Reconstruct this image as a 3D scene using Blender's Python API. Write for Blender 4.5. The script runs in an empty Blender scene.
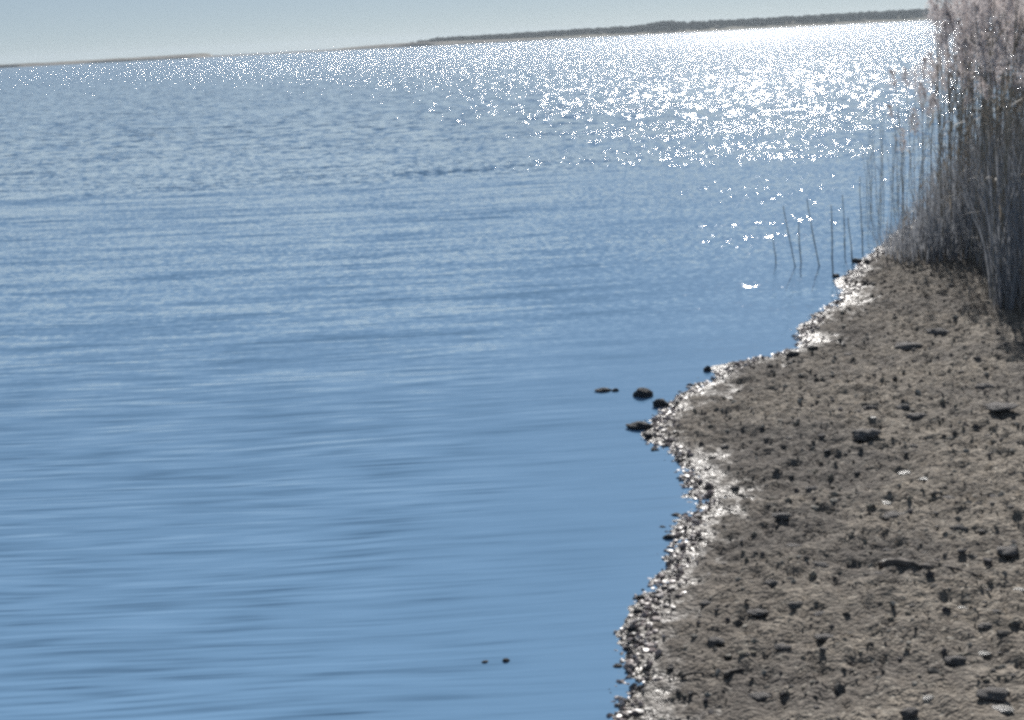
import bpy, bmesh, math, random
import numpy as np
from mathutils import Vector, Matrix

# ------------------------------------------------------------------ camera, light, exposure
S = bpy.context.scene
COL = S.collection
H = 1.9                      # eye height above the water
FOC = 1407.0                 # focal length in pixels of the 1024 px wide frame
PITCH = math.radians(12.86)
ROLL = math.radians(2.95)
SUN_AZ = math.radians(10.5)   # right of +Y
SUN_EL = math.radians(26.0)
SUN_STRENGTH = 5.0
SKY_STRENGTH = 0.05
EXPOSURE = 0.16

fwd = Vector((0, math.cos(PITCH), -math.sin(PITCH)))
R0 = Vector((1, 0, 0)); U0 = Vector((0, math.sin(PITCH), math.cos(PITCH)))
RC = R0 * math.cos(ROLL) - U0 * math.sin(ROLL)
UC = U0 * math.cos(ROLL) + R0 * math.sin(ROLL)
cd = bpy.data.cameras.new('camera'); cam = bpy.data.objects.new('camera', cd); COL.objects.link(cam)
cd.sensor_width = 36.0; cd.lens = 36.0 * FOC / 1024.0
cd.clip_start = 0.05; cd.clip_end = 20000
cam.matrix_world = Matrix(((RC.x, UC.x, -fwd.x, 0), (RC.y, UC.y, -fwd.y, 0), (RC.z, UC.z, -fwd.z, H), (0, 0, 0, 1)))
S.camera = cam

W = bpy.data.worlds.new('World'); S.world = W; W.use_nodes = True
nt = W.node_tree
bg = nt.nodes['Background']
sky = nt.nodes.new('ShaderNodeTexSky'); sky.sky_type = 'NISHITA'; sky.sun_disc = False
sky.sun_elevation = SUN_EL; sky.sun_rotation = SUN_AZ
sky.air_density = 0.5; sky.dust_density = 0.05; sky.ozone_density = 1.6
veil = nt.nodes.new('ShaderNodeMix'); veil.data_type = 'RGBA'; veil.inputs[0].default_value = 0.44   # thin high cloud evens out the sky
dirn = nt.nodes.new('ShaderNodeTexCoord'); dxyz = nt.nodes.new('ShaderNodeSeparateXYZ'); vf = nt.nodes.new('ShaderNodeMapRange')
nt.links.new(dirn.outputs['Generated'], dxyz.inputs[0]); nt.links.new(dxyz.outputs[2], vf.inputs[0])
vf.inputs[1].default_value = 0.03; vf.inputs[2].default_value = 0.28; vf.inputs[3].default_value = 0.56; vf.inputs[4].default_value = 0.22
nt.links.new(vf.outputs[0], veil.inputs[0])                          # thickest towards the horizon
nt.links.new(sky.outputs[0], veil.inputs[6]); veil.inputs[7].default_value = (7.2, 8.8, 10.1, 1)
nt.links.new(veil.outputs[2], bg.inputs[0]); bg.inputs[1].default_value = SKY_STRENGTH

sl = bpy.data.lights.new('sun', 'SUN'); sun = bpy.data.objects.new('sun', sl); COL.objects.link(sun)
sl.energy = SUN_STRENGTH; sl.angle = math.radians(0.53); sl.color = (1.0, 0.965, 0.92)
sdir = Vector((math.sin(SUN_AZ) * math.cos(SUN_EL), math.cos(SUN_AZ) * math.cos(SUN_EL), math.sin(SUN_EL)))
sun.rotation_euler = sdir.to_track_quat('Z', 'Y').to_euler()
sun.location = sdir * 60

S.view_settings.view_transform = 'Standard'; S.view_settings.look = 'None'
S.view_settings.exposure = EXPOSURE; S.view_settings.gamma = 1.0
S.view_settings.use_curve_mapping = False
S.render.engine = 'CYCLES'
S.cycles.use_denoising = False
S.cycles.use_adaptive_sampling = False
S.cycles.max_bounces = 6
S.cycles.sample_clamp_indirect = 4.0
S.cycles.pixel_filter_type = 'BLACKMAN_HARRIS'
S.cycles.filter_width = 3.1

rng = np.random.default_rng(7); random.seed(7)

# ------------------------------------------------------------------ helpers
def tag(o, label=None, cat=None, group=None, kind=None):
    if label: o['label'] = label
    if cat: o['category'] = cat
    if group: o['group'] = group
    if kind: o['kind'] = kind
    return o

def link_mesh(name, verts, faces, mat, parent=None, smooth=True):
    me = bpy.data.meshes.new(name)
    me.from_pydata([tuple(v) for v in verts], [], [tuple(f) for f in faces])
    if smooth:
        me.polygons.foreach_set('use_smooth', [True] * len(me.polygons))
    me.materials.append(mat)
    o = bpy.data.objects.new(name, me); COL.objects.link(o)
    if parent: o.parent = parent
    return o

class NT:
    """small expression helper over a node tree"""
    def __init__(s, name):
        s.m = bpy.data.materials.new(name); s.m.use_nodes = True
        s.t = s.m.node_tree; s.bsdf = s.t.nodes['Principled BSDF']
    def new(s, ty, **kw):
        n = s.t.nodes.new(ty)
        for k, v in kw.items(): setattr(n, k, v)
        return n
    def put(s, sock, v):
        if isinstance(v, (int, float, tuple)): sock.default_value = v
        else: s.t.links.new(v, sock)
    def math(s, op, a, b=0.0, clamp=False):
        n = s.new('ShaderNodeMath', operation=op, use_clamp=clamp)
        s.put(n.inputs[0], a); s.put(n.inputs[1], b)
        return n.outputs[0]
    def add(s, a, b): return s.math('ADD', a, b)
    def sub(s, a, b): return s.math('SUBTRACT', a, b)
    def mul(s, a, b): return s.math('MULTIPLY', a, b)
    def ramp(s, v, a, b, lo=0.0, hi=1.0):
        n = s.new('ShaderNodeMapRange', interpolation_type='SMOOTHSTEP')
        s.put(n.inputs[0], v); n.inputs[1].default_value = a; n.inputs[2].default_value = b
        n.inputs[3].default_value = lo; n.inputs[4].default_value = hi
        return n.outputs[0]
    def comb(s, x, y, z=0.0):
        n = s.new('ShaderNodeCombineXYZ')
        s.put(n.inputs[0], x); s.put(n.inputs[1], y); s.put(n.inputs[2], z)
        return n.outputs[0]
    def noise(s, vec, scale=1.0, detail=0.0, rough=0.5, out=0):
        n = s.new('ShaderNodeTexNoise')
        s.put(n.inputs['Vector'], vec); n.inputs['Scale'].default_value = scale
        n.inputs['Detail'].default_value = detail; n.inputs['Roughness'].default_value = rough
        return n.outputs[out]
    def pos(s):
        return s.new('ShaderNodeNewGeometry').outputs['Position']
    def xyz(s, v):
        n = s.new('ShaderNodeSeparateXYZ'); s.put(n.inputs[0], v); return n.outputs
    def mix(s, f, a, b):
        n = s.new('ShaderNodeMix', data_type='RGBA')
        s.put(n.inputs[0], f); s.put(n.inputs[6], a); s.put(n.inputs[7], b)
        return n.outputs[2]
    def bump(s, h, dist, strength=1.0):
        n = s.new('ShaderNodeBump'); s.put(n.inputs['Height'], h)
        n.inputs['Distance'].default_value = dist; n.inputs['Strength'].default_value = strength
        return n.outputs[0]

# numpy noise ---------------------------------------------------------------
_perm = rng.random((256, 256))
def vnoise(x, y):
    xi = np.floor(x).astype(int); yi = np.floor(y).astype(int)
    fx = x - xi; fy = y - yi
    fx = fx * fx * fx * (fx * (fx * 6 - 15) + 10); fy = fy * fy * fy * (fy * (fy * 6 - 15) + 10)
    a = _perm[xi & 255, yi & 255]; b = _perm[(xi + 1) & 255, yi & 255]
    c = _perm[xi & 255, (yi + 1) & 255]; d = _perm[(xi + 1) & 255, (yi + 1) & 255]
    return (a * (1 - fx) + b * fx) * (1 - fy) + (c * (1 - fx) + d * fx) * fy - 0.5
def fbm(x, y, octs=4, gain=0.5):
    r = 0 * x; a = 1.0; c, s = math.cos(0.6), math.sin(0.6)
    for k in range(octs):
        r = r + a * vnoise(x + 17.3 * k, y + 5.1 * k); x, y = (x * c - y * s) * 2.03, (x * s + y * c) * 2.03; a *= gain
    return r

# ------------------------------------------------------------------ layout of the shore
def ray(px, py):
    return (fwd * FOC + RC * (px - 512) - UC * (py - 360)).normalized()
def on_plane(px, py, z=0.0):
    d = ray(px, py); t = (z - H) / d.z
    return Vector((d.x * t, d.y * t, z))

_edge = [(603, 722), (622, 672), (634, 632), (650, 596), (668, 560), (674, 535), (692, 505), (678, 475), (655, 443),
         (652, 425), (662, 404), (700, 382), (742, 364), (794, 347), (806, 322), (838, 296), (850, 272), (872, 256), (900, 230), (940, 208)]
edge = [on_plane(*p).xy for p in _edge]
edge = [Vector((-60, -30)), Vector((-14, -6)), Vector((-3.2, -1.0)), Vector((-0.9, 1.6)), Vector((-0.1, 3.1))] + edge + \
       [Vector((5.6, 14.4)), Vector((9.5, 16.0)), Vector((20, 22)), Vector((60, 40)), Vector((140, 60))]
EX = np.array([[p.x, p.y] for p in edge])

def sdist(x, y):
    """signed distance to the waterline, positive on land (land lies right of the line)"""
    best = np.full(np.shape(x), 1e9); sg = np.ones(np.shape(x))
    for (ax, ay), (bx, by) in zip(EX[:-1], EX[1:]):
        dx, dy = bx - ax, by - ay
        t = np.clip(((x - ax) * dx + (y - ay) * dy) / (dx * dx + dy * dy), 0, 1)
        ex, ey = x - (ax + t * dx), y - (ay + t * dy)
        d = np.hypot(ex, ey); cr = dx * (y - ay) - dy * (x - ax)
        m = d < best - 1e-9
        best = np.where(m, d, best); sg = np.where(m, np.where(cr < 0, 1.0, -1.0), sg)
    return best * sg
def land_z(x, y):
    x = np.asarray(x, float); y = np.asarray(y, float)
    s = sdist(x, y) + 0.10 * fbm(x * 2.3, y * 2.3, 3) + 0.05 * fbm(x * 9, y * 9, 2)
    z = np.where(s > 0, 0.10 * (1 - np.exp(-np.maximum(s, 0) / 0.7)) + 0.012 * np.minimum(np.maximum(s, 0), 12), 0.16 * s)
    z = np.maximum(z, -0.6)
    w = np.clip((s + 0.2) / 0.5, 0.25, 1)
    # trampled mud: soft humps, clods and pits
    z = z + w * (0.030 * fbm(x * 1.6 + 3, y * 1.6, 3) + 0.018 * fbm(x * 7.5, y * 5.5 + 9, 3, 0.6))
    r = np.abs(fbm(x * 15, y * 12, 2))
    z = z + w * (0.020 * vnoise(x * 26, y * 20) + 0.014 * vnoise(x * 55, y * 46) - 0.012 * np.maximum(0, 0.16 - r) / 0.16)
    return z
def lz(x, y): return float(land_z(np.array([x]), np.array([y]))[0])
def at(px, py):
    """the point of the shore or water seen at a pixel of the photograph"""
    z = 0.0
    for _ in range(8):
        p = on_plane(px, py, z); z = max(0.0, lz(p.x, p.y))
    return Vector((p.x, p.y, lz(p.x, p.y)))

# ------------------------------------------------------------------ materials
def mat_water():
    m = NT('water')
    x, y, z = m.xyz(m.pos())
    # crest lines run across the view and swing round towards the beach
    bend = m.mul(m.mul(x, x), 0.012)
    yy = m.sub(m.sub(y, m.mul(x, 0.035)), bend)
    wob = m.noise(m.comb(m.mul(x, 0.5), m.mul(y, 0.8)), 1.0, 1.0)
    yw = m.add(yy, m.mul(wob, 0.22))
    near = m.noise(m.comb(m.mul(x, 1.15), m.mul(yw, 19.0), 0.0), 1.0, 1.5, 0.55)
    near2 = m.noise(m.comb(m.mul(x, 2.6), m.mul(yw, 42.0), 4.0), 1.0, 1.0, 0.5)
    cx, cy, cz = m.xyz(m.noise(m.comb(m.mul(x, 0.6), m.mul(yy, 4.6), 2.0), 1.0, 3.0, 0.6, out=1))
    ex, ey, ez = m.xyz(m.noise(m.comb(m.mul(x, 22.0), m.mul(yy, 17.0), 5.0), 1.0, 1.0, 0.6, out=1))
    fx, fy, fz = m.xyz(m.noise(m.comb(m.mul(x, 8.5), m.mul(yy, 8.0), 7.0), 1.0, 1.0, 0.6, out=1))
    gx, gy, gz = m.xyz(m.noise(m.comb(m.mul(x, 2.8), m.mul(yy, 2.4), 9.0), 1.0, 1.0, 0.5, out=1))
    patch = m.noise(m.comb(m.mul(x, 0.05), m.mul(y, 0.17), 1.0), 1.0, 2.0, 0.5)
    patch = m.ramp(patch, 0.30, 0.68, 0.6, 1.25)
    edge_ = m.add(y, m.mul(m.sub(m.noise(m.comb(m.mul(x, 0.2), m.mul(y, 0.2), 3.0), 1.0, 2.0), 0.5), 9.0))
    lee = m.ramp(m.add(x, m.mul(y, -0.10)), -1.5, 0.0, 1.0, 0.22)          # calm water under the beach
    a_near = m.mul(m.ramp(y, 5.5, 13.0, 0.40, 0.18), lee)
    a_chop = m.add(m.mul(m.ramp(y, 4.5, 12.0, 0.06, 0.38), m.mul(patch, m.ramp(m.add(x, m.mul(y, -0.05)), -0.8, 0.7, 1.0, 0.32))), m.ramp(edge_, 17.0, 30.0, 0.0, 0.12))
    a_tiny = m.mul(m.mul(m.ramp(y, 6.5, 14.0, 0.02, 0.52), m.ramp(edge_, 20.0, 40.0, 1.0, 0.0)), patch)
    a_fine = m.mul(m.ramp(edge_, 17.5, 23.0, 0.0, 1.0), m.mul(patch, m.ramp(y, 30.0, 120.0, 1.0, 0.8)))
    a_far = m.add(m.ramp(edge_, 22.0, 34.0, 0.0, 0.75), m.ramp(y, 35.0, 160.0, 0.0, 0.55))
    h = lambda v: m.sub(v, 0.5)
    hs = lambda v: m.mul(m.sub(1.06, m.math('POWER', m.mul(v, 2.0), 3.4)), 0.17)   # steep narrow front, long flat back
    sy = m.add(m.add(m.mul(hs(near), a_near), m.mul(hs(near2), m.mul(a_near, 1.25))),
               m.add(m.add(m.mul(hs(cy), m.mul(a_chop, 1.4)), m.mul(h(fy), m.mul(a_fine, 1.1))), m.add(m.mul(h(gy), m.mul(a_far, 1.5)), m.mul(h(ey), a_tiny))))
    sx = m.add(m.add(m.mul(h(cx), m.mul(a_chop, 0.5)), m.mul(h(fx), a_fine)), m.add(m.mul(h(gx), m.mul(a_far, m.ramp(y, 30.0, 90.0, 1.7, 3.3))), m.mul(h(ex), a_tiny)))
    n = m.new('ShaderNodeVectorMath', operation='NORMALIZE')
    m.put(n.inputs[0], m.comb(sx, sy, 1.0))
    b = m.bsdf
    m.put(b.inputs['Normal'], n.outputs[0])
    b.inputs['Base Color'].default_value = (0.19, 0.35, 0.545, 1)
    m.put(b.inputs['Roughness'], m.add(m.ramp(y, 20.0, 45.0, 0.045, 0.09), m.ramp(y, 45.0, 200.0, 0.0, 0.035)))   # wavelets too fine to model
    b.inputs['IOR'].default_value = 1.333
    return m.m

def mat_mud():
    m = NT('shore_mud')
    p = m.pos(); x, y, z = m.xyz(p)
    big = m.noise(p, 1.3, 3.0, 0.6); mid = m.noise(p, 9.0, 4.0, 0.65); fine = m.noise(p, 48.0, 2.0, 0.7)
    c = m.mix(m.ramp(mid, 0.3, 0.7), (0.175, 0.15, 0.122, 1), (0.33, 0.288, 0.238, 1))
    c = m.mix(m.ramp(big, 0.36, 0.56), m.mix(0.55, c, (0.085, 0.08, 0.08, 1)), c)
    c = m.mix(m.ramp(fine, 0.52, 0.66, 0, 0.7), c, (0.085, 0.073, 0.066, 1))
    c = m.mix(m.ramp(fine, 0.42, 0.28, 0, 0.6), c, (0.55, 0.51, 0.44, 1))
    wet = m.ramp(z, 0.085, 0.02)
    c = m.mix(m.mul(wet, 0.5), c, (0.09, 0.078, 0.07, 1))
    m.put(m.bsdf.inputs['Base Color'], c)
    m.put(m.bsdf.inputs['Roughness'], m.ramp(z, 0.008, 0.03, 0.4, 0.95))
    m.put(m.bsdf.inputs['Normal'], m.bump(m.add(m.mul(mid, 0.7), m.mul(fine, 0.35)), 0.08, 1.0))
    m.bsdf.inputs['Specular IOR Level'].default_value = 0.3
    return m.m

def mat_stone(name, lo, hi, rough, scale=30):
    m = NT(name)
    tc = m.new('ShaderNodeTexCoord').outputs['Object']
    oi = m.new('ShaderNodeObjectInfo')
    f = m.noise(tc, scale, 4.0, 0.65)
    c = m.mix(m.ramp(f, 0.3, 0.7), lo + (1,), hi + (1,))
    m.put(m.bsdf.inputs['Base Color'], c)
    m.bsdf.inputs['Roughness'].default_value = rough
    m.put(m.bsdf.inputs['Normal'], m.bump(f, 0.02, 0.8))
    return m.m

def mat_island(name, cols, rough, spec=0.5):
    """random tone per loose piece"""
    m = NT(name)
    r = m.new('ShaderNodeNewGeometry').outputs['Random Per Island']
    n = m.new('ShaderNodeValToRGB'); m.put(n.inputs[0], r)
    n.color_ramp.interpolation = 'CONSTANT'
    e = n.color_ramp.elements
    for i, c in enumerate(cols):
        el = e[i] if i < 2 else e.new(i / len(cols))
        el.position = i / len(cols); el.color = c + (1,)
    f = m.noise(m.pos(), 90.0, 2.0, 0.6)
    m.put(m.bsdf.inputs['Base Color'], m.mix(m.ramp(f, 0.35, 0.7, 0, 0.5), n.outputs[0], (0.05, 0.045, 0.04, 1)))
    m.bsdf.inputs['Roughness'].default_value = rough
    m.bsdf.inputs['Specular IOR Level'].default_value = spec
    return m.m

def mat_reed(name, lo, hi, trans):
    m = NT(name)
    oi = m.new('ShaderNodeObjectInfo').outputs['Random']
    f = m.noise(m.pos(), 7.0, 2.0, 0.6)
    v = m.add(m.mul(oi, 0.4), m.mul(f, 0.6))
    c = m.mix(m.ramp(v, 0.25, 0.75), lo + (1,), hi + (1,))
    m.put(m.bsdf.inputs['Base Color'], c); m.bsdf.inputs['Roughness'].default_value = 0.6
    if trans:
        t = m.new('ShaderNodeBsdfTranslucent'); m.put(t.inputs[0], c)
        mx = m.new('ShaderNodeMixShader'); mx.inputs[0].default_value = trans
        m.t.links.new(m.bsdf.outputs[0], mx.inputs[1]); m.t.links.new(t.outputs[0], mx.inputs[2])
        m.t.links.new(mx.outputs[0], m.t.nodes['Material Output'].inputs[0])
    return m.m

def mat_far(name, a, b, sc):
    m = NT(name)
    f = m.noise(m.pos(), sc, 4.0, 0.6)
    m.put(m.bsdf.inputs['Base Color'], m.mix(m.ramp(f, 0.3, 0.7), a + (1,), b + (1,)))
    m.bsdf.inputs['Roughness'].default_value = 0.95
    m.bsdf.inputs['Specular IOR Level'].default_value = 0.1
    return m.m

M_water = mat_water(); M_mud = mat_mud()
M_clod = mat_stone('dark_clod', (0.15, 0.14, 0.14), (0.30, 0.275, 0.255), 0.85)
M_rock = mat_stone('wet_rock', (0.03, 0.034, 0.042), (0.08, 0.083, 0.09), 0.8)
M_pale = mat_stone('pale_shell', (0.50, 0.47, 0.42), (0.72, 0.69, 0.63), 0.4)
M_wood = mat_stone('old_driftwood', (0.05, 0.043, 0.038), (0.13, 0.11, 0.095), 0.85, 18)
M_shingle = mat_island('wet_shingle', [(0.54, 0.44, 0.41), (0.20, 0.17, 0.16), (0.42, 0.34, 0.32), (0.70, 0.62, 0.58), (0.28, 0.23, 0.215), (0.10, 0.088, 0.088), (0.50, 0.41, 0.38)], 0.42, 0.4)
M_grit = mat_island('shore_grit', [(0.30, 0.27, 0.22), (0.10, 0.095, 0.09), (0.22, 0.2, 0.17), (0.08, 0.075, 0.08), (0.42, 0.39, 0.34)], 0.9, 0.2)
M_stem = mat_reed('reed_stem', (0.24, 0.2, 0.155), (0.40, 0.34, 0.26), 0)
M_leaf = mat_reed('reed_leaf', (0.24, 0.205, 0.165), (0.40, 0.35, 0.28), 0.35)
M_plume = mat_reed('reed_plume', (0.55, 0.50, 0.49), (0.74, 0.68, 0.66), 0.55)
M_litter = mat_reed('reed_litter', (0.27, 0.285, 0.315), (0.39, 0.40, 0.42), 0.4)  # weathered grey, with a mild blue cast of hazy shade tinted in
M_bare = mat_reed('bare_stem', (0.09, 0.085, 0.075), (0.16, 0.145, 0.125), 0)
M_sand = mat_far('far_sand', (0.17, 0.15, 0.13), (0.28, 0.25, 0.21), 0.05)
M_marsh = mat_far('far_marsh', (0.10, 0.09, 0.06), (0.19, 0.165, 0.11), 0.05)
M_wood_far = mat_far('far_foliage', (0.022, 0.030, 0.028), (0.05, 0.058, 0.05), 0.25)

# ------------------------------------------------------------------ water sheet
R = 2400
o = link_mesh('water', [(-R, -200, 0), (R, -200, 0), (R, R, 0), (-R, R, 0)], [(0, 1, 2, 3)], M_water, smooth=False)
tag(o, kind='structure')

# ------------------------------------------------------------------ shore
def grid_mesh(name, xs, ys, mat):
    X, Y = np.meshgrid(xs, ys); Z = land_z(X, Y)
    nx, ny = len(xs), len(ys)
    v = np.stack([X.ravel(), Y.ravel(), Z.ravel()], 1)
    i = np.arange(ny - 1)[:, None] * nx + np.arange(nx - 1)[None, :]
    f = np.stack([i, i + 1, i + nx + 1, i + nx], -1).reshape(-1, 4)
    keep = (v[f][:, :, 2].max(1) > -0.35)
    f = f[keep]
    me = bpy.data.meshes.new(name)
    me.from_pydata(v.tolist(), [], f.tolist())
    me.polygons.foreach_set('use_smooth', [True] * len(me.polygons))
    me.materials.append(mat)
    ob = bpy.data.objects.new(name, me); COL.objects.link(ob)
    return ob
def graded(a, lo, hi, b, fine):
    mid = np.arange(lo, hi, fine)
    left = []; s = fine; p = lo
    while p > a: s *= 1.25; p -= s; left.append(p)
    right = []; s = fine; p = mid[-1]
    while p < b: s *= 1.25; p += s; right.append(p)
    return np.array(left[::-1] + list(mid) + right)
xs = graded(-55, 0.1, 5.3, 130, 0.016)
ys = graded(-60, 3.7, 14.5, 60, 0.022)
tag(grid_mesh('shore', xs, ys, M_mud), kind='structure')

# ------------------------------------------------------------------ far shore
D = 900.0
def far_pt(px, d=D):
    """x position of a pixel column of the horizon at distance d"""
    y = 68 - 0.0515 * px
    r = ray(px, y); return r.x / r.y * d
def land_strip(name, profile, d0, depth, mat, rough=0.15):
    """long low land: profile = [(pixel column, height in metres)]"""
    xs_ = np.array([far_pt(p, d0) for p, h in profile]); hs = np.array([h for p, h in profile])
    x = np.linspace(xs_[0], xs_[-1], 260); h = np.interp(x, xs_, hs)
    v = []; f = []
    ks = [(-0.05, 0.0), (0.0, 0.15), (0.12, 0.6), (0.3, 1.0), (0.65, 0.9), (1.0, -0.1)]
    for i, (xx, hh) in enumerate(zip(x, h)):
        for k, (t, g) in enumerate(ks):
            wob_ = 8 * fbm(np.array([xx * 0.02]), np.array([k * 3.3]), 2)[0]
            nz = rough * hh * fbm(np.array([xx * 0.08]), np.array([k * 5.7]), 3)[0] if 1 < k < 5 else 0
            v.append((xx, d0 + t * depth + (wob_ if 0 < k < 5 else 0), hh * g + nz - (0.3 if k in (0, 5) else 0)))
    n = len(ks)
    for i in range(len(x) - 1):
        for k in range(n - 1):
            a = i * n + k; f.append((a, a + n, a + n + 1, a + 1))
    return link_mesh(name, v, f, mat)
tag(land_strip('far_sandbar', [(-120, 1.8), (0, 1.7), (120, 1.9), (190, 2.2), (202, 0.9), (260, 0.7), (330, 0.9), (350, 1.6), (380, 2.2), (415, 2.4), (500, 1.6), (560, 0.3)], 850, 60, M_sand), kind='structure')
tag(land_strip('far_shore', [(395, 0.4), (420, 2.8), (520, 3.2), (700, 3.6), (950, 4.0), (1500, 4.4), (3000, 5.0)], 900, 160, M_marsh), kind='structure')
tag(land_strip('low_marsh', [(-400, 2.0), (-60, 2.1), (60, 1.8), (150, 2.2), (198, 2.6), (204, 0.2)], 880, 50, M_marsh), kind='structure')

# the distant wood: leaf clumps heaped into crowns, reads as one mass
def far_woods():
    v = []; f = []
    ico = bmesh.new(); bmesh.ops.create_icosphere(ico, subdivisions=1, radius=1.0)
    iv = np.array([q.co[:] for q in ico.verts]); iff = [[q.index for q in ff.verts] for ff in ico.faces]; ico.free()
    px = 418.0
    while px < 1500:
        hgt = np.interp(px, [418, 440, 560, 640, 665, 690, 760, 900, 1000, 1500], [3.2, 5.2, 6.2, 6.6, 8.6, 7.2, 7.4, 7.8, 8.0, 9])
        for row in range(2):
            d = 925 + row * 30 + rng.uniform(-8, 8)
            x = far_pt(px + rng.uniform(-3, 3), d)
            hh = hgt * rng.uniform(0.95, 1.0)
            for k in range(8):
                r = rng.uniform(0.7, 1.5)
                c = np.array([x + rng.uniform(-3.2, 3.2), d + rng.uniform(-3, 3), max(1.0, hh - r - abs(rng.normal(0, 0.28)) * hh * 1.1)])
                b = len(v)
                q = iv * (r * np.array([1.5, 1.2, 0.85])) * (1 + 0.25 * rng.normal(size=(len(iv), 1))) + c
                v.extend(q.tolist()); f.extend([[j + b for j in t] for t in iff])
        px += 2.6
    return link_mesh('far_woods', v, f, M_wood_far, smooth=False)
tag(far_woods(), 'dark low line of distant woods along the far shore', 'woods', kind='stuff')

# ------------------------------------------------------------------ stones and clods
def lump_mesh(name, seed, mat, sub=3, flat=0.6, jag=0.35):
    bm = bmesh.new(); bmesh.ops.create_icosphere(bm, subdivisions=sub, radius=1.0)
    r = np.random.default_rng(seed)
    ph = r.uniform(0, 50, 6)
    for q in bm.verts:
        c = q.co.copy()
        n = 0.55 * vnoise(np.array([c.x * 1.4 + ph[0] + c.z]), np.array([c.y * 1.4 + ph[1] - c.z * 0.7]))[0] \
            + 0.5 * vnoise(np.array([c.x * 3 + ph[2] + c.z * 2]), np.array([c.y * 3 + ph[3] + c.z * 1.4]))[0] \
            + 0.3 * vnoise(np.array([c.x * 7 + ph[4] - c.z * 5]), np.array([c.y * 7 + ph[5] + c.z * 4]))[0]
        q.co = c * (1 + jag * 1.6 * n)
        q.co.z *= flat
        if q.co.z < -0.25: q.co.z = -0.25 - 0.2 * (-0.25 - q.co.z)
    bm.normal_update()
    me = bpy.data.meshes.new(name); bm.to_mesh(me); bm.free()
    me.polygons.foreach_set('use_smooth', [sub > 2] * len(me.polygons))
    me.materials.append(mat)
    return me
CLODS = [lump_mesh('clod', 20 + i, M_clod, 3, 0.62, 0.5) for i in range(7)]
ROCKS = [lump_mesh('rock', 44 + i, M_rock, 3, 0.72, 0.5) for i in range(4)]
SHELLS = [lump_mesh('pale_stone', 60 + i, M_pale, 2, 0.45, 0.4) for i in range(3)]
WET = [lump_mesh('wet_stone', 80 + i, M_rock, 3, 0.6, 0.4) for i in range(4)]

def scale_at(p): return (p - Vector((0, 0, H))).dot(fwd) / FOC      # metres per pixel there
def place(name, me, px, py, wpx, label, cat, group=None, tall=1.0, depth=0.8, water=False, sink=0.0):
    p = on_plane(px, py) if water else at(px, py)
    k = wpx * scale_at(p) * 0.5
    ob = bpy.data.objects.new(name, me); COL.objects.link(ob)
    ob.location = (p.x, p.y, (0.0 if water else p.z) + k * (0.08 - sink))
    ob.scale = (k, k * depth, k * tall)
    ob.rotation_euler = (0, 0, rng.uniform(-0.5, 0.5))
    tag(ob, label, cat, group)
    return ob

place('rock', ROCKS[0], 604, 391, 15, 'low dark rock awash, the longer of the pair farthest out in the water', 'rock', 'dark rocks in the shallows', 0.55, water=True)
place('rock', ROCKS[1], 615, 391, 7, 'tiny dark rock just right of the low rock farthest out in the water', 'rock', 'dark rocks in the shallows', 0.8, water=True)
place('rock', ROCKS[2], 643, 396, 18, 'rounded dark rock in the water, standing off the tip of the mud point', 'rock', 'dark rocks in the shallows', 1.0, water=True)
place('rock', ROCKS[3], 661, 406, 17, 'dark grey rock touching the tip of the mud point', 'rock', 'dark rocks in the shallows', 1.0)
place('rock', ROCKS[0], 641, 428, 24, 'broad flat black rock in the water below the mud point', 'rock', 'dark rocks in the shallows', 0.72, water=True)
place('rock', ROCKS[1], 707, 371, 8, 'small upright dark stone in the water above the mud point', 'rock', None, 1.4, water=True)
place('floating_debris', ROCKS[2], 485, 662, 6, 'left one of two dark specks floating on the open blue water', 'debris', None, 0.5, water=True)
place('floating_debris', ROCKS[3], 506, 661, 7, 'right one of two dark specks floating on the open blue water', 'debris', None, 0.8, water=True)
for px, py, w in [(612, 686, 13), (618, 666, 12), (632, 630, 10), (638, 612, 10), (641, 597, 9), (662, 527, 9), (676, 515, 11), (669, 538, 12), (655, 450, 11),
                  (730, 356, 10), (745, 352, 8), (792, 357, 14), (812, 350, 11), (690, 385, 8), (698, 378, 7), (836, 275, 9), (858, 262, 12), (868, 262, 9), (628, 648, 8), (648, 436, 9)]:
    place('wet_stone', WET[int(rng.integers(4))], px, py, w, 'small wet black stone at the glinting water edge', 'stone', 'wet black stones along the waterline', rng.uniform(0.7, 1.1))

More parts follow.
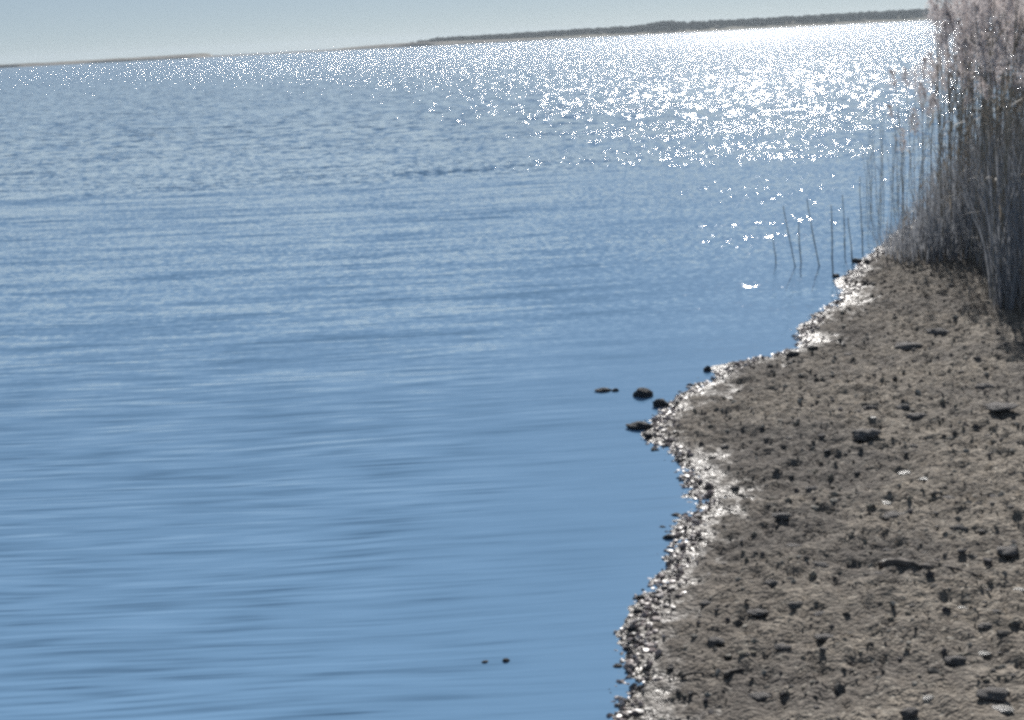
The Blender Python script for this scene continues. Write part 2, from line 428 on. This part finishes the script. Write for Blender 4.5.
big = [(867, 436, 26, 0.9, 'largest rough dark clod on the upper mud, in front of a pair of pale stones'),
       (908, 350, 27, 0.6, 'broad dark clod high on the mud below the reed bed'),
       (937, 333, 24, 0.6, 'flat dark clod highest on the mud, closest to the reed shadow'),
       (870, 406, 14, 1.1, 'small upright clod just above the largest rough dark clod'),
       (903, 408, 15, 0.7, 'dark clod right of the small upright clod on the upper mud'),
       (917, 415, 20, 0.7, 'wide flat dark clod right of the largest rough clod'),
       (984, 388, 20, 0.7, 'dark clod near the right frame edge below the reed clump'),
       (1002, 408, 30, 0.35, 'long low dark clod at the right frame edge, below the reed clump'),
       (895, 513, 24, 0.5, 'wide dark clod just right of and below a bright pale stone on the mid mud'),
       (885, 546, 17, 0.6, 'dark flattened clod above the piece of driftwood'),
       (957, 664, 22, 1.0, 'large dark clod in the lower right, up the beach from the corner clod'),
       (992, 699, 32, 0.7, 'biggest black clod in the lower right corner of the mud'),
       (910, 714, 19, 1.0, 'square dark clod at the bottom edge of the frame'),
       (772, 585, 18, 0.9, 'pointed dark clod in the middle of the lower mud'),
       (796, 606, 15, 1.0, 'small upright black clod right of the pointed clod on the lower mud'),
       (793, 548, 19, 0.6, 'low mound-like dark clod above the pointed clod on the lower mud'),
       (820, 561, 20, 0.6, 'dark clod right of the low mound-like clod on the lower mud'),
       (782, 518, 18, 0.6, 'flat dark clod on the mid mud, left of the driftwood'),
       (757, 613, 20, 0.5, 'flat dark clod left of the small upright black clod'),
       (760, 698, 22, 0.5, 'long dark clod near the bottom edge, just right of the shingle'),
       (716, 642, 18, 0.7, 'dark clod at the right margin of the wet shingle in the lower beach'),
       (783, 648, 16, 0.6, 'lone dark clod on the lowest mud, above the long clod'),
       (1008, 552, 24, 0.6, 'dark clod at the right frame edge level with the driftwood'),
       (958, 525, 18, 0.7, 'dark clod on the right of the mid mud, beyond the driftwood'),
       (826, 640, 20, 0.5, 'low dark clod in the lower mud, below the small upright black clod'),
       (985, 627, 16, 0.6, 'dark clod up the beach from the large lower right clod'),
       (945, 495, 20, 0.5, 'double-humped dark clod right of the pale stones on the mid mud'),
       (725, 447, 11, 1.0, 'small dark clod on the smooth mud near the point'),
       (812, 490, 13, 0.9, 'small dark clod on the mid mud between the point and the pale stones')]
for i, (px, py, w, tall, lab) in enumerate(big):
    place('clod', CLODS[i % 7], px, py, w, lab, 'clod', 'larger dark clods on the mud', tall * 0.85)
pale = [(906, 468, 12, 'uppermost bright pale stone on the mud'), (925, 482, 10, 'pale stone right of and below the uppermost bright stone'),
        (884, 502, 13, 'bright pale stone left of a wide dark clod'), (886, 562, 11, 'pale stone at the left end of the driftwood'),
        (962, 600, 9, 'small pale stone below the right end of the driftwood twig'), (984, 654, 11, 'pale stone beside the large lower right clod'),
        (928, 698, 10, 'pale stone in the lower mud above the bottom edge clod'), (1002, 712, 17, 'largest pale stone, at the bottom right corner'),
        (1020, 590, 10, 'pale stone against the right frame edge'), (872, 418, 7, 'tiny pale stone beside the largest rough dark clod')]
for i, (px, py, w, lab) in enumerate(pale):
    place('pale_stone', SHELLS[i % 3], px, py, w * 1.35, lab, 'stone', 'pale stones on the mud', 0.5)

# small clods scattered over the mud
taken = [(b[0], b[1], b[2]) for b in big] + [(p[0], p[1], p[2]) for p in pale]
n = 0
while n < 150:
    px = rng.uniform(640, 1080); py = rng.uniform(275, 735)
    p = at(px, py); s = float(sdist(np.array([p.x]), np.array([p.y]))[0])
    if s < 0.12 or (px > 975 and py < 330): continue
    if any(abs(px - a) < c * .8 + 5 and abs(py - b) < c * .5 + 4 for a, b, c in taken): continue
    w = float(np.clip(rng.lognormal(1.85, 0.35), 4, 14)) * (0.6 + 0.5 * (py - 250) / 450)
    place('small_clod', CLODS[int(rng.integers(7))], px, py, w, 'small dark clod scattered on the open grey mud', 'clod', 'small clods scattered over the mud', rng.uniform(0.25, 0.65))
    taken.append((px, py, w)); n += 1

# driftwood and twigs
def stick(name, a, b, r, mat, label, cat, bend=0.02, seed=0, group=None):
    rr = np.random.default_rng(seed); N = 12; K = 7
    A = np.array(a); B = np.array(b); d = B - A; L = np.linalg.norm(d); d = d / L
    side = np.cross(d, (0, 0, 1)); side /= np.linalg.norm(side); up = np.cross(side, d)
    v = []; f = []
    for i in range(N):
        t = i / (N - 1); c = (d * L * t) + side * bend * math.sin(3 * t + seed) + up * bend * 0.3 * math.sin(5 * t)
        rad = r * (1.05 - 0.5 * t) * (1 + 0.25 * rr.normal()) * (0.55 if i in (0, N - 1) else 1)
        for k in range(K):
            an = 2 * math.pi * k / K; g = 1 + 0.18 * rr.normal()
            v.append(c + (side * math.cos(an) * 1.25 + up * math.sin(an)) * rad * g)
    for i in range(N - 1):
        for k in range(K):
            f.append((i * K + k, i * K + (k + 1) % K, (i + 1) * K + (k + 1) % K, (i + 1) * K + k))
    f.append(tuple(range(K))[::-1]); f.append(tuple((N - 1) * K + k for k in range(K)))
    ob = link_mesh(name, v, f, mat); ob.location = a
    tag(ob, label, cat, group); return ob
def lay(px1, py1, px2, py2, r):
    a = at(px1, py1); b = at(px2, py2)
    a.z += r * .7 + .006; b.z += r * .7 + .006; return a, b
a, b = lay(880, 568, 932, 569, 0.016); stick('driftwood', a, b, 0.018, M_wood, 'dark piece of driftwood lying across the mid mud', 'driftwood', 0.02, 3)
a, b = lay(934, 572, 992, 576, 0.004); stick('twig', a, b, 0.005, M_wood, 'thin dark twig running right from the driftwood', 'twig', 0.02, 5)
a, b = lay(722, 672, 745, 666, 0.005); stick('twig', a, b, 0.006, M_wood, 'short dark twig above the long clod near the bottom', 'twig', 0.01, 8)
a, b = lay(680, 680, 704, 676, 0.005); stick('twig', a, b, 0.006, M_wood, 'short dark twig lying just right of the lowest wet shingle', 'twig', 0.01, 9)
a, b = lay(854, 284, 872, 281, 0.006); stick('driftwood', a, b, 0.010, M_wood, 'dark stub of driftwood at the shore below the bare reed stems', 'driftwood', 0.01, 11)

# loose grit and wet shingle (nobody could count them)
def pebbles(name, pts, sizes, mat, flat=(0.35, 0.8)):
    bm = bmesh.new(); bmesh.ops.create_icosphere(bm, subdivisions=1, radius=1.0)
    iv = np.array([q.co[:] for q in bm.verts]); fi = np.array([[q.index for q in t.verts] for t in bm.faces]); bm.free()
    V = []; F = []
    for i, (p, s) in enumerate(zip(pts, sizes)):
        a = rng.uniform(0, 6.28); c, sn = math.cos(a), math.sin(a)
        q = iv * (1 + 0.22 * rng.normal(size=(len(iv), 1))) * np.array([s, s * rng.uniform(.55, .9), s * rng.uniform(*flat)])
        q = np.stack([q[:, 0] * c - q[:, 1] * sn, q[:, 0] * sn + q[:, 1] * c, q[:, 2]], 1)
        V.append(q + p); F.append(fi + i * len(iv))
    return link_mesh(name, np.concatenate(V).tolist(), np.concatenate(F).tolist(), mat, smooth=False)

def scatter(nn, smin, smax, bias, x0=0.0, x1=5.6, y0=3.6, y1=13.2):
    out = []
    while len(out) < nn:
        x = rng.uniform(x0, x1, 4000); y = rng.uniform(y0, y1, 4000)
        s = sdist(x, y)
        k = (s > smin) & (s < smax) & (rng.random(4000) < bias(s))
        out += list(zip(x[k], y[k]))
    out = np.array(out[:nn]); return np.column_stack([out, land_z(out[:, 0], out[:, 1])])
P = scatter(3900, -0.10, 0.42, lambda s: np.exp(-((s - 0.035) / 0.056) ** 2))
P[:, 2] += 0.002
sz = np.clip(rng.lognormal(math.log(0.0075), 0.4, len(P)), 0.004, 0.018)
tag(pebbles('wet_shingle', P, sz, M_shingle), 'band of wet glinting shingle and shell grit along the waterline', 'shingle', kind='stuff')
P = scatter(13000, 0.15, 6, lambda s: np.ones_like(s))
sz = np.clip(rng.lognormal(math.log(0.0068), 0.5, len(P)), 0.003, 0.022)
tag(pebbles('shore_grit', P, sz, M_grit), 'loose crumbs of mud and grit over the beach', 'grit', kind='stuff')

# ------------------------------------------------------------------ reeds
def tube(pts, rads, K=5):
    v = []; f = []
    for i, (p, r) in enumerate(zip(pts, rads)):
        for k in range(K):
            an = 2 * math.pi * k / K
            v.append((p[0] + r * math.cos(an), p[1] + r * math.sin(an), p[2]))
    for i in range(len(pts) - 1):
        for k in range(K):
            f.append((i * K + k, i * K + (k + 1) % K, (i + 1) * K + (k + 1) % K, (i + 1) * K + k))
    f.append(tuple((len(pts) - 1) * K + k for k in range(K)))
    return v, f
def blade(base, dirxy, L, w, rise, droop, N=7):
    """a strap leaf: leaves the stem steeply, arches over"""
    d = np.array([dirxy[0], dirxy[1], 0.0]); sd = np.array([-dirxy[1], dirxy[0], 0.0])
    v = []; f = []; p = np.array(base, float); an = rise
    for i in range(N):
        t = i / (N - 1); ww = w * (0.55 + 0.6 * t if t < .4 else (1 - t) * 1.32 + 0.02)
        fold = np.array([0, 0, ww * 0.25])
        v += [p - sd * ww / 2 + fold, p + sd * ww / 2 + fold]
        p = p + (d * math.cos(an) + np.array([0, 0, math.sin(an)])) * L / (N - 1)
        an -= droop / (N - 1)
    for i in range(N - 1): f.append((2 * i, 2 * i + 1, 2 * i + 3, 2 * i + 2))
    return v, f
def stem_curve(Hh, lean, az, curve):
    pts = []
    for i in range(12):
        t = i / 11; r = lean * t * Hh + curve * t ** 3 * Hh
        pts.append((r * math.cos(az), r * math.sin(az), Hh * t - 0.03))
    return pts
def plume_geo(p0, az, L, rr):
    """feathery panicle: drooping branchlets along a nodding axis, each with tiny spikelets"""
    v = []; f = []
    ax = []
    for i in range(10):
        t = i / 9
        ax.append(np.array([p0[0] + math.cos(az) * L * 0.22 * t ** 1.8, p0[1] + math.sin(az) * L * 0.22 * t ** 1.8, p0[2] + L * (t - 0.22 * t ** 2.5)]))
    for i in range(44):
        t = rr.uniform(0.02, 0.98); k = min(8, int(t * 9)); b = ax[k] + (ax[k + 1] - ax[k]) * (t * 9 - k)
        a = az + rr.normal(0, 1.3); bl = L * (0.42 * (1 - t) + 0.12) * rr.uniform(0.6, 1.1)
        an = rr.uniform(0.7, 1.25); p = b.copy(); prev = b
        for j in range(5):
            p = prev + np.array([math.cos(a) * math.cos(an), math.sin(a) * math.cos(an), math.sin(an)]) * bl / 5
            an -= 0.28
            for q in range(3):
                c = prev + (p - prev) * rr.random() + rr.normal(0, 0.004, 3)
                u = rr.normal(size=3); u /= np.linalg.norm(u); u[2] *= 1.5
                w = rr.normal(size=3); w = np.cross(u, w); w /= np.linalg.norm(w)
                s1 = rr.uniform(0.006, 0.012); s2 = rr.uniform(0.0016, 0.0032); m_ = len(v)
                v += [c - u * s1, c + w * s2, c + u * s1, c - w * s2]; f.append((m_, m_ + 1, m_ + 2, m_ + 3))
            m_ = len(v); e = np.array([0.0006, 0.0004, 0]); v += [prev - e, prev + e, p + e, p - e]; f.append((m_, m_ + 1, m_ + 2, m_ + 3))
            prev = p
    for i in range(9):                                   # axis
        m_ = len(v); e = np.array([0.0015, 0, 0])
        v += [ax[i] - e, ax[i] + e, ax[i + 1] + e, ax[i + 1] - e]; f.append((m_, m_ + 1, m_ + 2, m_ + 3))
    return v, f
def me_from(name, v, f, mat):
    me = bpy.data.meshes.new(name); me.from_pydata([tuple(q) for q in v], [], f)
    me.polygons.foreach_set('use_smooth', [True] * len(me.polygons)); me.materials.append(mat); return me

PROTO = []
for i in range(9):
    rr = np.random.default_rng(300 + i)
    Hh = 1.75; az = rr.uniform(0, 6.28); pts = stem_curve(Hh, rr.uniform(-0.01, 0.05), az, rr.uniform(0.0, 0.05))
    v, f = tube(pts, [0.0048 - 0.0026 * t / 11 for t in range(12)])
    stem_me = me_from('stem', v, f, M_stem)
    v, f = plume_geo(pts[-1], az + rr.normal(0, 0.4), rr.uniform(0.24, 0.40), rr)
    pl_me = me_from('plume', v, f, M_plume)
    leaves = []
    for k in range(5):
        t = rr.uniform(0.25, 0.9); j = min(10, int(t * 11)); b = np.array(pts[j])
        la = rr.uniform(0, 6.28)
        v, f = blade(b, (math.cos(la), math.sin(la)), rr.uniform(0.22, 0.42), rr.uniform(0.009, 0.016), rr.uniform(0.9, 1.35), rr.uniform(0.6, 2.4))
        leaves.append(me_from('leaf', v, f, M_leaf))
    PROTO.append((stem_me, pl_me, leaves))

def reed(x, y, scale, rot, label, group, proto, plume=True, nleaf=5, tilt=(0, 0)):
    st, pl, lv = PROTO[proto]
    r = bpy.data.objects.new('reed', None); COL.objects.link(r)
    r.empty_display_size = 0.1
    r.location = (x, y, max(lz(x, y), -0.05)); r.scale = (scale,) * 3; r.rotation_euler = (tilt[0], tilt[1], rot)
    tag(r, label, 'reed', group)
    parts = [('stem', st)] + ([('plume', pl)] if plume else []) + [('leaf', m_) for m_ in lv[:nleaf]]
    for nm, me in parts:
        c = bpy.data.objects.new(nm, me); COL.objects.link(c); c.parent = r
    return r

bed_px = [(872, 254), (905, 227), (945, 206), (1000, 194), (1130, 186), (1230, 335), (1060, 326), (1024, 322), (992, 312), (985, 276), (955, 263), (905, 266)]
BED = np.array([[p.x, p.y] for p in (on_plane(a, b, 0.05) for a, b in bed_px)])
def inside(poly, x, y):
    c = False; j = len(poly) - 1
    for i in range(len(poly)):
        if (poly[i][1] > y) != (poly[j][1] > y) and x < (poly[j][0] - poly[i][0]) * (y - poly[i][1]) / (poly[j][1] - poly[i][1]) + poly[i][0]: c = not c
        j = i
    return c
def project(p):
    d = Vector(p) - Vector((0, 0, H)); z = d.dot(fwd)
    return 512 + FOC * d.dot(RC) / z, 360 - FOC * d.dot(UC) / z
lo = BED.min(0); hi = BED.max(0)
n = 0; tries = 0
while n < 250:
    x = rng.uniform(lo[0], hi[0]); y = rng.uniform(lo[1], hi[1])
    if not inside(BED, x, y): continue
    px, py = project((x, y, 0.05))
    if px > 1050: continue
    t = np.clip((px - 884) / 55, 0, 1)                          # shorter and sparser towards the tip of the bed
    if rng.random() > 0.25 + 0.75 * t: continue
    sc = (0.54 + 0.38 * t) * rng.uniform(0.68, 1.14) + (0.08 if px > 960 else 0)
    tall = px > 896
    reed(x, y, sc, rng.uniform(0, 6.28), 'tall dry reed with a feathery plume in the dense reed bed' if tall else 'short dry reed without plume at the thin water-side tip of the reed bed',
         'plumed reeds in the reed bed' if tall else 'short reeds at the tip of the reed bed', int(rng.integers(9)), tall, 5 if tall else 3,
         (rng.normal(0, 0.03), rng.normal(-0.01, 0.035)))
    n += 1

def reed_stand():
    V = []; F = []; nb = 0; cnt = 0
    geo = []
    for st, pl, lv in PROTO:
        geo.append([(np.array([q.co[:] for q in me.vertices]), [list(p.vertices) for p in me.polygons], k) for k, me in enumerate([st, pl] + lv[:3])])
    while cnt < 130:
        x = rng.uniform(lo[0], hi[0]); y = rng.uniform(lo[1], hi[1])
        if not inside(BED, x, y) or project((x, y, 0.05))[0] < 1052: continue
        a = rng.uniform(0, 6.28); c, sn = math.cos(a), math.sin(a); sc = rng.uniform(0.78, 1.1); z = lz(x, y)
        for v, fs, k in geo[int(rng.integers(9))]:
            q = v * sc; V.append(np.stack([q[:, 0] * c - q[:, 1] * sn + x, q[:, 0] * sn + q[:, 1] * c + y, q[:, 2] + z], 1))
            F += [([i + nb for i in f], 0 if k == 0 else 1 if k == 1 else 2) for f in fs]; nb += len(v)
        cnt += 1
    ob = link_mesh('reed_stand', np.concatenate(V).tolist(), [f for f, k in F], M_stem)
    ob.data.materials.append(M_plume); ob.data.materials.append(M_leaf)
    ob.data.polygons.foreach_set('material_index', [k for f, k in F])
    return ob
tag(reed_stand(), 'rest of the reed bed running on beyond the plumed reeds at the right', 'reeds', kind='stuff')
for k in range(34):                                              # thin outliers standing at and in the water's edge
    px = 858 + 52 * rng.random() ** 0.8; top = 250 - (px - 850) * 0.75
    p = on_plane(px, top + rng.uniform(-16, 10), 0.0)
    reed(p.x, p.y, rng.uniform(0.24, 0.62), rng.uniform(0, 6.28), 'short dry reed without plume at the thin water-side tip of the reed bed', 'short reeds at the tip of the reed bed',
         int(rng.integers(9)), False, int(rng.integers(0, 3)), (rng.normal(0, 0.05), rng.normal(-0.02, 0.06)))

# everything low and dense in the bed: dead blades, broken stems, litter; and the part of the bed out of frame
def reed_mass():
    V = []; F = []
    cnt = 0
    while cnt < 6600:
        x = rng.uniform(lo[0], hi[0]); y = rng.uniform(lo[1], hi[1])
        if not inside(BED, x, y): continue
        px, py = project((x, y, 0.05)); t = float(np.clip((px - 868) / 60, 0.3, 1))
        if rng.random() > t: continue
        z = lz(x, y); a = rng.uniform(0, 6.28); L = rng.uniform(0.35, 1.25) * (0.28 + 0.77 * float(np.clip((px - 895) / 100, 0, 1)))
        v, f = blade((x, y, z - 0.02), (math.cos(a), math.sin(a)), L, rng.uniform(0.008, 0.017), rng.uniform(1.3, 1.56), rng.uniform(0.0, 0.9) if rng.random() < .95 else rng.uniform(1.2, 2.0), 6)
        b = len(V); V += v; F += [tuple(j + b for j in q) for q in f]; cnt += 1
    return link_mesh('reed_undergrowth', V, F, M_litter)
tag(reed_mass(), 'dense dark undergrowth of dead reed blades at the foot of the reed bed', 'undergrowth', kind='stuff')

# single bare stems standing in the shallows left of the bed
bare = [(776, 264, 772, 234, 'leftmost short bare stem in the shallows, with a long dark reflection'),
        (797, 267, 781, 206, 'bare stem leaning left, second from the left in the shallows'),
        (802, 263, 797, 222, 'faint short bare stem just right of the left-leaning one'),
        (823, 266, 803, 200, 'strongly left-leaning bare stem in the middle of the shallows'),
        (834, 274, 827, 206, 'dark upright bare stem with a stone at its foot'),
        (846, 258, 839, 196, 'bare stem right of the one with a stone at its foot'),
        (853, 263, 846, 218, 'short thin bare stem close to the shore tip'),
        (862, 254, 856, 178, 'bare stem standing by the dark driftwood stub at the shore')]
for i, (bx, by, tx, ty, lab) in enumerate(bare):
    p = on_plane(bx, by, 0.0); sc = scale_at(p); hgt = (by - ty) * sc * 1.02
    off = ((tx - bx) - (by - ty) * -math.tan(ROLL)) * sc
    rr = np.random.default_rng(500 + i); v = []; pts = []
    for k in range(9):
        t = k / 8; pts.append((off * t + 0.006 * math.sin(4 * t + i) + 0.0015 * rr.normal(), 0.012 * t * math.sin(3 * t + i), -0.12 + (hgt + 0.12) * t))
    v, f = tube(pts, [(0.0056 - 0.0026 * k / 8) * (1 + 0.15 * rr.normal()) for k in range(9)])
    ob = link_mesh('bare_stem', v, f, M_bare); ob.location = (p.x, p.y, 0)
    tag(ob, lab, 'reed stem', 'bare stems in the shallows')
place('wet_stone', WET[0], 836, 277, 8, 'dark wet stone at the foot of an upright bare stem', 'stone', None, 1.0, water=True)

# ------------------------------------------------------------------ the air over the water
hz = bpy.data.materials.new('haze'); hz.use_nodes = True
t = hz.node_tree; t.nodes.remove(t.nodes['Principled BSDF'])
pv = t.nodes.new('ShaderNodeVolumePrincipled'); pv.inputs['Color'].default_value = (0.80, 0.91, 1.0, 1)
pv.inputs['Density'].default_value = 0.00028; pv.inputs['Anisotropy'].default_value = 0.2
t.links.new(pv.outputs[0], t.nodes['Material Output'].inputs['Volume'])
b = 2600
ho = link_mesh('haze', [(-b, -b, -2), (b, -b, -2), (b, b, -2), (-b, b, -2), (-b, -b, 14), (b, -b, 14), (b, b, 14), (-b, b, 14)],
          [(3, 2, 1, 0), (4, 5, 6, 7), (0, 1, 5, 4), (1, 2, 6, 5), (2, 3, 7, 6), (3, 0, 4, 7)], hz, smooth=False)
tag(ho, kind='stuff')
